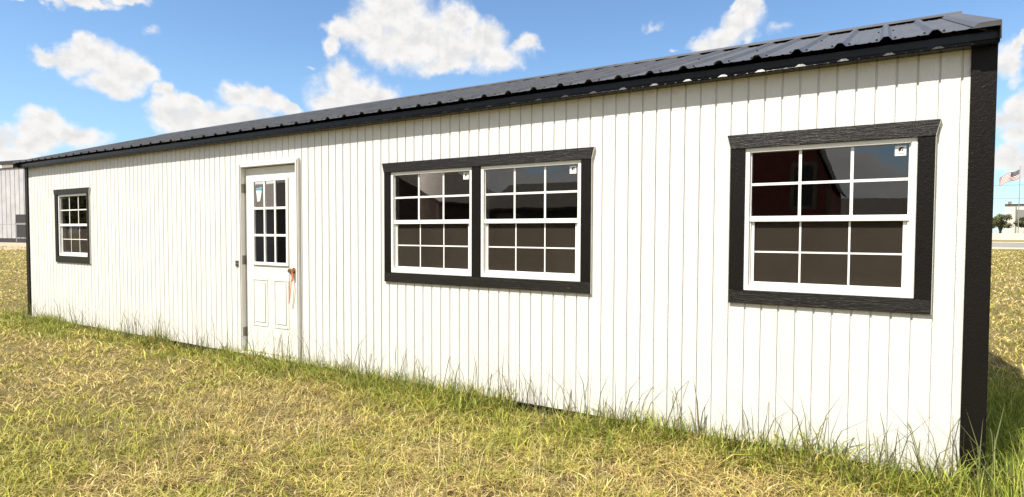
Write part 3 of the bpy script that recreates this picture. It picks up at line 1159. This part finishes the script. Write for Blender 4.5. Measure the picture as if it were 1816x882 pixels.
def flag():
    """national flag streaming to the left of the pole, drooping at the fly end"""
    nu, nv = 26, 26
    FW, FH = 5.6, 3.0
    V, F, MI = [], [], []
    for i in range(nu + 1):
        t = i / nu
        for j in range(nv + 1):
            s_ = j / nv                    # 0 bottom, 1 top
            x = -.15 - FW * .92 * t
            z = 23.6 - FH * (1 - s_) * (1 - .22 * t) - 2.9 * t * (1 - .15 * s_) - .18 * math.sin(t * 8)
            y = .55 * math.sin(t * 8.2 + s_ * 1.1) * t
            V.append((x, y, z))
    for i in range(nu):
        for j in range(nv):
            a = i * (nv + 1) + j
            F.append((a, a + nv + 1, a + nv + 2, a + 1))
            stripe = (nv - 1 - j) // 2
            MI.append(2 if (i < nu * .4 and stripe < 7) else (0 if stripe % 2 == 0 else 1))
    me = bpy.data.meshes.new('flag')
    me.from_pydata(V, [], F)
    for nm in ('flag_red', 'flag_white', 'flag_blue'):
        me.materials.append(MATS[nm])
    me.polygons.foreach_set('material_index', MI)
    o = link('flag', me, None, (38.9, 252, GZ))
    md = o.modifiers.new('cloth', 'SOLIDIFY')
    md.thickness = .02
    tag(o, 'red, white and blue striped flag streaming left from the flagpole', 'flag')
    # rows of stars
    sm = MB()
    for r in range(5):
        for c in range(6):
            t = .03 + c * .06
            s_ = .97 - r * .10
            x = -.15 - FW * .92 * t
            z = 23.6 - FH * (1 - s_) * (1 - .22 * t) - 2.9 * t * (1 - .15 * s_) - .18 * math.sin(t * 8)
            y = .55 * math.sin(t * 8.2 + s_ * 1.1) * t - .03
            sm.prism_y([(x - .06, z - .06), (x + .06, z - .06), (x + .06, z + .06), (x - .06, z + .06)], y - .02, y)
    q = sm.build('stars', 'flag_white', o)
    tag(q, kind='stuff')


flag()

wires = []
for z, zz, lab in ((17.2, 17.9, 'upper thin overhead wire crossing the sky beside the flagpole'), (13.1, 13.5, 'lower thin overhead wire crossing the sky beside the flagpole')):
    mb = MB()
    prev = None
    for k in range(13):
        t = k / 12
        p = (-40 + 170 * t, 238, z + (zz - z) * t - 2.2 * math.sin(math.pi * t) + 2.0)
        if prev:
            mb.tube(prev, p, .035, .035, 5)
        prev = p
    tag(mb.build('overhead_wire', 'wire_black'), lab, 'wire', 'wires beside the flagpole')


def tree(loc, h, r, label, seed, group='trees behind the low pale wall'):
    rg = np.random.default_rng(seed)
    t = empty('oak_tree', loc)
    tag(t, label, 'tree', group)
    tr = MB()
    top = Vector((0, 0, h * .42))
    tr.tube((0, 0, 0), top, h * .045, h * .03, 8)
    tips = []
    for k in range(9):
        a = k * 2.4 + rg.uniform(-.3, .3)
        e = top + Vector((math.cos(a) * r * rg.uniform(.35, .8), math.sin(a) * r * rg.uniform(.35, .8), h * rg.uniform(.12, .42)))
        s_ = Vector((0, 0, h * rg.uniform(.24, .42)))
        m_ = (s_ + e) / 2 + Vector((0, 0, h * .05))
        tr.tube(s_, m_, h * .02, h * .013, 6)
        tr.tube(m_, e, h * .013, h * .005, 6)
        tips += [e, m_]
    tr.build('trunk', 'bark', t)
    # crown: leaf clumps of small faces
    V, F = [], []
    n = 5200
    cl = [(Vector(q) + Vector(rg.normal(0, .12 * r, 3)), r * rg.uniform(.22, .42)) for q in tips * 2]
    for i in range(n):
        c, cr = cl[rg.integers(len(cl))]
        d = rg.normal(0, 1, 3)
        d /= np.linalg.norm(d)
        p = np.array(c) + d * cr * rg.uniform(.4, 1.0) * np.array((1, 1, .75))
        a = rg.normal(0, 1, 3)
        a /= np.linalg.norm(a)
        b_ = np.cross(a, d)
        s_ = rg.uniform(.16, .34)
        k = len(V)
        V += [tuple(p - a * s_), tuple(p + b_ * s_ * .5), tuple(p + a * s_), tuple(p - b_ * s_ * .5)]
        F.append((k, k + 1, k + 2, k + 3))
    me = bpy.data.meshes.new('crown')
    me.from_pydata(V, [], F)
    me.materials.append(MATS['oak_leaves'])
    link('crown', me, t)


tree((35.6, 262, GZ), 9.8, 4.0, 'rounded dark green tree directly left of the flagpole', 3)
tree((32.2, 268, GZ), 9.0, 3.6, 'tree hard against the edge of the shed corner', 4)
tree((42.0, 260, GZ), 10.6, 3.6, 'tree right of the flagpole in front of the cream building', 5)

# ------------------------------------------------------------------ sheds across the lot (seen in the window glass)
def lot_shed(label, x0, x1, y0, y1, wall_z, ridge_z, wallm, roofm, gable='y', gambrel=False, win=None):
    cx, cy = (x0 + x1) / 2, (y0 + y1) / 2
    t = empty('storage_shed', (cx, cy, GZ))
    tag(t, label, 'shed', 'sheds across the lot')
    INV = Matrix.Translation((-cx, -cy, -GZ))

    def p_(mb, name, mat, parent=None):
        o = mb.build(name, mat)
        o.parent = parent or t
        if o.parent is t:
            o.matrix_parent_inverse = INV
        return o
    ov = .12
    if gable == 'y':       # gable faces +y
        if gambrel:
            k = .72
            prof = [(x0, wall_z), (cx - (x1 - x0) / 2 * k, wall_z + (ridge_z - wall_z) * .68), (cx, ridge_z), (cx + (x1 - x0) / 2 * k, wall_z + (ridge_z - wall_z) * .68), (x1, wall_z)]
        else:
            prof = [(x0, wall_z), (cx, ridge_z), (x1, wall_z)]
        p_(MB().prism_y([(x0, GZ), (x1, GZ)] + prof[::-1], y0, y1), 'wall', wallm)
        top = [(x0 - ov, wall_z - .05)] + [(x, z + .10) for x, z in prof[1:-1]] + [(x1 + ov, wall_z - .05)]
        low = [(x, z + .02 if 0 < i < len(prof) - 1 else z) for i, (x, z) in enumerate(prof)]
        low[0] = (x0 - ov, wall_z - .12)
        low[-1] = (x1 + ov, wall_z - .12)
        p_(MB().prism_y(low + top[::-1], y0 - ov, y1 + ov), 'roof', roofm)
    else:
        prof = [(y0, wall_z), (cy, ridge_z), (y1, wall_z)]
        p_(MB().prism_x([(y0, GZ), (y1, GZ)] + prof[::-1], x0, x1), 'wall', wallm)
        low = [(y0 - ov, wall_z - .12), (cy, ridge_z + .02), (y1 + ov, wall_z - .12)]
        top = [(y0 - ov, wall_z - .05), (cy, ridge_z + .10), (y1 + ov, wall_z - .05)]
        p_(MB().prism_x(low + top[::-1], x0 - ov, x1 + ov), 'roof', roofm)
    for wx0, wx1, wz0, wz1 in (win or []):
        f = MB()
        f.box(wx0 - .09, wx0, y1 + .002, y1 + .03, wz0 - .09, wz1 + .09).box(wx1, wx1 + .09, y1 + .002, y1 + .03, wz0 - .09, wz1 + .09)
        f.box(wx0, wx1, y1 + .002, y1 + .03, wz1, wz1 + .09).box(wx0, wx1, y1 + .002, y1 + .03, wz0 - .09, wz0)
        w = p_(f, 'window', 'tan_trim')
        p_(MB().box(wx0, wx1, y1 + .003, y1 + .012, wz0, wz1), 'pane', 'dark_plate', w)
    d = p_(MB().box(x0 + .5, x0 + 1.4, y1 + .002, y1 + .03, GZ + .08, 2.0), 'door', 'tan_trim')
    p_(MB().box(x0 + 1.28, x0 + 1.33, y1 + .031, y1 + .07, .95, 1.05), 'handle', 'hinge_steel', d)
    for k_ in (x0, x1 - .10):
        p_(MB().box(k_, k_ + .10, y1 + .002, y1 + .025, GZ, wall_z - .13), 'corner_board', 'tan_trim')


lot_shed('dark red gambrel barn shed mirrored in the right window', -5.4, -1.36, -15.5, -11.5, 2.55, 4.6, 'barn_red_paint', 'brown_shingles', 'y', True, [(-2.15, -1.75, 2.05, 3.0)])
lot_shed('low brown gable shed mirrored at the right edge of the right window', -2.3, 1.4, -24, -20.5, 2.05, 2.68, 'brown_stain', 'brown_shingles', 'x')
lot_shed('charcoal shed with long ridge mirrored in the double window', -11.2, -7.0, -15.0, -11.6, 2.2, 2.95, 'charcoal_siding', 'brown_shingles', 'x')
lot_shed('tall brown gable shed mirrored at the left of the double window', -19.0, -12.6, -16.0, -11.0, 2.45, 3.9, 'brown_stain', 'brown_shingles', 'y')

lot_shed('long charcoal shed added to darken the door glass', -30.0, -20.5, -17.0, -12.5, 2.5, 3.7, 'charcoal_siding', 'brown_shingles', 'x')  # unseen shed, added so the door glass mirrors something dark
for k, (x, y, h, lab) in enumerate(((-43.5, -14.5, 5.5, 'nearest'), (-49.5, -16.2, 6.2, 'second'), (-57, -18.0, 6.0, 'third'), (-63, -22.5, 7.5, 'farthest'))):
    tree((x, y, GZ), h, h * .42, lab + ' of the lot-edge trees mirrored in the far left window', 60 + k, 'trees along the lot edge')

# ------------------------------------------------------------------ grass
def vnoise(x, y, seed):
    """smooth value noise on a unit lattice, 0..1"""
    r = np.random.default_rng(seed)
    tab = r.random((256, 256))
    xi, yi = np.floor(x).astype(int), np.floor(y).astype(int)
    fx, fy = x - xi, y - yi
    fx, fy = fx * fx * (3 - 2 * fx), fy * fy * (3 - 2 * fy)
    a = tab[xi % 256, yi % 256]
    b = tab[(xi + 1) % 256, yi % 256]
    c = tab[xi % 256, (yi + 1) % 256]
    d = tab[(xi + 1) % 256, (yi + 1) % 256]
    return (a * (1 - fx) + b * fx) * (1 - fy) + (c * (1 - fx) + d * fx) * fy


def fbm(x, y, seed):
    return (vnoise(x, y, seed) * .5 + vnoise(x * 2.1, y * 2.1, seed + 1) * .3 + vnoise(x * 4.3, y * 4.3, seed + 2) * .2)


def blades(name, P, H, W, lean, colr, parent_label, cat, bend=.5, z0=GZ):
    """P (n,2) roots; H heights; W widths; lean = horizontal reach / height; colr (n,3)"""
    n = len(P)
    th = rng.uniform(0, 2 * math.pi, n)
    ld = np.stack([np.cos(th), np.sin(th)], 1)
    ph = th + rng.uniform(-1.2, 1.2, n) + math.pi / 2
    wd = np.stack([np.cos(ph), np.sin(ph)], 1) * (W / 2)[:, None]
    reach = lean * H
    V = np.zeros((n, 5, 3), np.float32)
    b2 = bend
    V[:, 0, :2] = P - wd
    V[:, 1, :2] = P + wd
    V[:, :2, 2] = z0 - .004
    mid = P + ld * (reach * .38)[:, None]
    V[:, 2, :2] = mid + wd * .8
    V[:, 3, :2] = mid - wd * .8
    V[:, 2:4, 2] = (z0 + H * .62)[:, None]
    V[:, 4, :2] = P + ld * reach[:, None]
    V[:, 4, 2] = z0 + H * (1 - .35 * np.minimum(lean, 1.2) * b2)
    base = (np.arange(n) * 5)[:, None]
    quad = (base + np.array([[0, 1, 2, 3]])).astype(np.int32)
    tri = (base + np.array([[3, 2, 4]])).astype(np.int32)
    loops = np.concatenate([quad, tri], 1).ravel()
    starts = (np.arange(n)[:, None] * 7 + np.array([[0, 4]])).ravel().astype(np.int32)
    me = bpy.data.meshes.new(name)
    me.vertices.add(n * 5)
    me.vertices.foreach_set('co', V.ravel())
    me.loops.add(len(loops))
    me.loops.foreach_set('vertex_index', loops)
    me.polygons.add(n * 2)
    me.polygons.foreach_set('loop_start', starts)
    me.update(calc_edges=True)
    at = me.attributes.new('tint', 'FLOAT_COLOR', 'POINT')
    C = np.ones((n, 5, 4), np.float32)
    C[:, :, :3] = colr[:, None, :]
    C[:, 4, :3] *= 1.12
    at.data.foreach_set('color', C.ravel())
    me.materials.append(MATS['grass_blades'])
    o = link(name, me)
    tag(o, parent_label, cat, kind='stuff')
    return o


STRAW = np.array([(0.66, 0.52, 0.20), (0.78, 0.65, 0.31), (0.50, 0.37, 0.14), (0.64, 0.55, 0.17), (0.34, 0.23, 0.10)])
GREEN = np.array([(0.36, 0.36, 0.060), (0.48, 0.46, 0.085), (0.22, 0.24, 0.045), (0.58, 0.52, 0.12)])
DEEP = np.array([(0.25, 0.31, 0.045), (0.34, 0.40, 0.060), (0.15, 0.20, 0.032), (0.44, 0.46, 0.09)])


def pick(tab, n):
    c = tab[rng.integers(0, len(tab), n)]
    return c * rng.uniform(.45, 1.25, (n, 1))


def outside_shed(P, m=.02):
    return ~((P[:, 0] > XL - .12 - m) & (P[:, 0] < XR + .12 + m) & (P[:, 1] > -m) & (P[:, 1] < DEPTH + m))


def lawn():
    n = 470000
    # distance from the camera drawn so that nearer turf is denser
    r = 2.3 * (78 / 2.3) ** rng.random(n) ** 1.45
    a = YAW + rng.uniform(-.86, .86, n)
    P = np.stack([CAM.x + np.sin(a) * r, CAM.y + np.cos(a) * r], 1)
    k = outside_shed(P) & ~((P[:, 1] > DEPTH) & (P[:, 0] < -1.2) & (a > -1.15))
    P, r = P[k], r[k]
    n = len(P)
    g = fbm(P[:, 0] * 1.5, P[:, 1] * 1.5, 21) + .35 * (fbm(P[:, 0] * 4, P[:, 1] * 4, 31) - .5)
    near_wall = np.clip(1 - np.abs(P[:, 1] + .20) / .50, 0, 1) * (P[:, 1] < .2) * (P[:, 0] < .8) * np.clip(.35 + 1.3 * fbm(P[:, 0] * 1.6, P[:, 1] * 2, 51), 0, 1)
    left_front = np.clip((CAM.y + 2.6 - P[:, 1]) / 1.2, 0, 1) * np.clip((-1.6 - P[:, 0]) / 1.2, 0, 1)
    pg = np.clip((g - .47) * 2.0 + .19 + .55 * near_wall + .40 * left_front, .05, .88)
    isg = rng.random(n) < pg
    col = np.where(isg[:, None], pick(GREEN, n), pick(STRAW, n))
    clump = fbm(P[:, 0] * 6.5, P[:, 1] * 6.5, 41)
    keep = rng.random(n) < np.clip(.2 + (clump - .32) * 3.0, .08, 1)
    P, r, col, isg, clump, near_wall = P[keep], r[keep], col[keep], isg[keep], clump[keep], near_wall[keep]
    n = len(P)
    H = (.024 + .050 * rng.random(n) ** 1.5) * (.55 + .9 * clump) * np.where(isg, 1.15, .95)
    H *= 1 + .9 * near_wall
    H *= np.clip(.8 + r * .012, .9, 1.5)
    W = (.0045 + .0050 * rng.random(n)) * np.clip(r / 6.0, .85, 10)
    lean = rng.uniform(.7, 3.0, n) * np.where(isg, .75, 1.1)
    blades('lawn_grass', P, H, W, lean, col, 'short dry straw and green lawn grass covering the field', 'grass')
    print('lawn blades', n)


def wall_grass():
    n = 30000
    x = rng.uniform(-12.6, .75, n)
    y = -.03 - np.abs(rng.normal(0, .24, n))
    P = np.stack([x, y], 1)
    c = fbm(x * 1.6, y * 2, 51)
    k = rng.random(n) < np.clip((c - .35) * 4.0, .22, 1)
    P, c = P[k], c[k]
    n = len(P)
    nearer = np.clip(1 + P[:, 1] / .6, .3, 1)
    H = (.06 + .19 * rng.random(n) ** 1.7) * (.25 + 1.55 * c) * nearer
    W = rng.uniform(.0045, .0085, n)
    col = pick(DEEP, n)
    d = rng.random(n) < .20
    col[d] = pick(STRAW, int(d.sum()))
    blades('edge_grass', P, H, W, rng.uniform(.25, 1.3, n), col, 'ragged green grass growing along the foot of the white wall', 'grass')
    # right corner: lush clump round the black corner board
    n = 7000
    x = rng.normal(.45, .28, n)
    y = rng.uniform(-.75, 2.4, n)
    P = np.stack([x, y], 1)
    P = P[outside_shed(P, .01)]
    n = len(P)
    H = .09 + .34 * rng.random(n) ** 2.0
    col = pick(DEEP, n)
    blades('corner_grass', P, H, rng.uniform(.003, .006, n), rng.uniform(.2, 1.0, n), col, 'tall green grass round the right corner of the shed', 'grass')


def stems():
    """tall thin flowering stems against the wall, in loose groups"""
    n = 1000
    cx = .5 - 12.9 * rng.random(190) ** 1.35
    x = cx[rng.integers(0, 190, n)] + rng.normal(0, .07, n)
    y = -.03 - np.abs(rng.normal(0, .11, n))
    H = .12 + .46 * rng.random(n) ** 1.7
    P = np.stack([x, y], 1)
    P = P[outside_shed(P, .01)]
    H = H[:len(P)]
    n = len(P)
    g = pick(np.array([(0.20, 0.23, 0.08), (0.26, 0.27, 0.11), (0.15, 0.17, 0.065), (0.23, 0.20, 0.11)]), n)
    blades('tall_stems', P, H, rng.uniform(.0048, .0080, n), rng.uniform(.1, .8, n), g, 'thin tall grass stems standing against the white wall', 'grass', bend=.2)
    # foreground left: pale seeding stalks
    n = 420
    cx = rng.uniform(-5.2, -1.4, 46)
    cy = rng.uniform(-2.5, -1.0, 46)
    k = rng.integers(0, 46, n)
    P = np.stack([cx[k] + rng.normal(0, .10, n), cy[k] + rng.normal(0, .10, n)], 1)
    H = .12 + .24 * rng.random(n) ** 1.5
    g = pick(np.array([(0.60, 0.54, 0.27), (0.44, 0.44, 0.15), (0.68, 0.58, 0.32)]), n)
    blades('seed_stalks', P, H, rng.uniform(.0032, .0052, n), rng.uniform(.1, .6, n), g, 'pale seeding grass stalks in the near left foreground', 'grass', bend=.2)
    # long dead stalks lying flat in the mat
    n = 9000
    a = YAW + rng.uniform(-.8, .8, n)
    r = rng.uniform(2.4, 9, n)
    P = np.stack([CAM.x + np.sin(a) * r, CAM.y + np.cos(a) * r], 1)
    P = P[(P[:, 1] < -.35)]
    n = len(P)
    H = rng.uniform(.018, .045, n)
    blades('dead_stalks', P, H, rng.uniform(.003, .0055, n), rng.uniform(1.8, 5.0, n), pick(np.array([(0.72, 0.60, 0.33), (0.60, 0.47, 0.24), (0.40, 0.29, 0.14)]), n), 'long dead grass stalks lying flat across the lawn', 'grass', bend=.3)
    # fresh blades in the near left corner
    n = 6500
    P = np.stack([rng.uniform(-4.6, -1.2, n), rng.uniform(-3.0, -1.7, n)], 1)
    m_ = fbm(P[:, 0] * 1.6, P[:, 1] * 1.6, 71)
    fr_ = np.clip((-1.9 - P[:, 1]) / .7, 0, 1)
    P = P[rng.random(n) < np.clip((m_ - .25) * 2.4, 0, 1) * fr_]
    n = len(P)
    blades('foreground_grass', P, .06 + .12 * rng.random(n) ** 1.6, rng.uniform(.003, .005, n), rng.uniform(.2, .9, n), pick(GREEN, n) * 1.05, 'fresh green grass tufts along the lower left edge', 'grass')


lawn()
wall_grass()
stems()
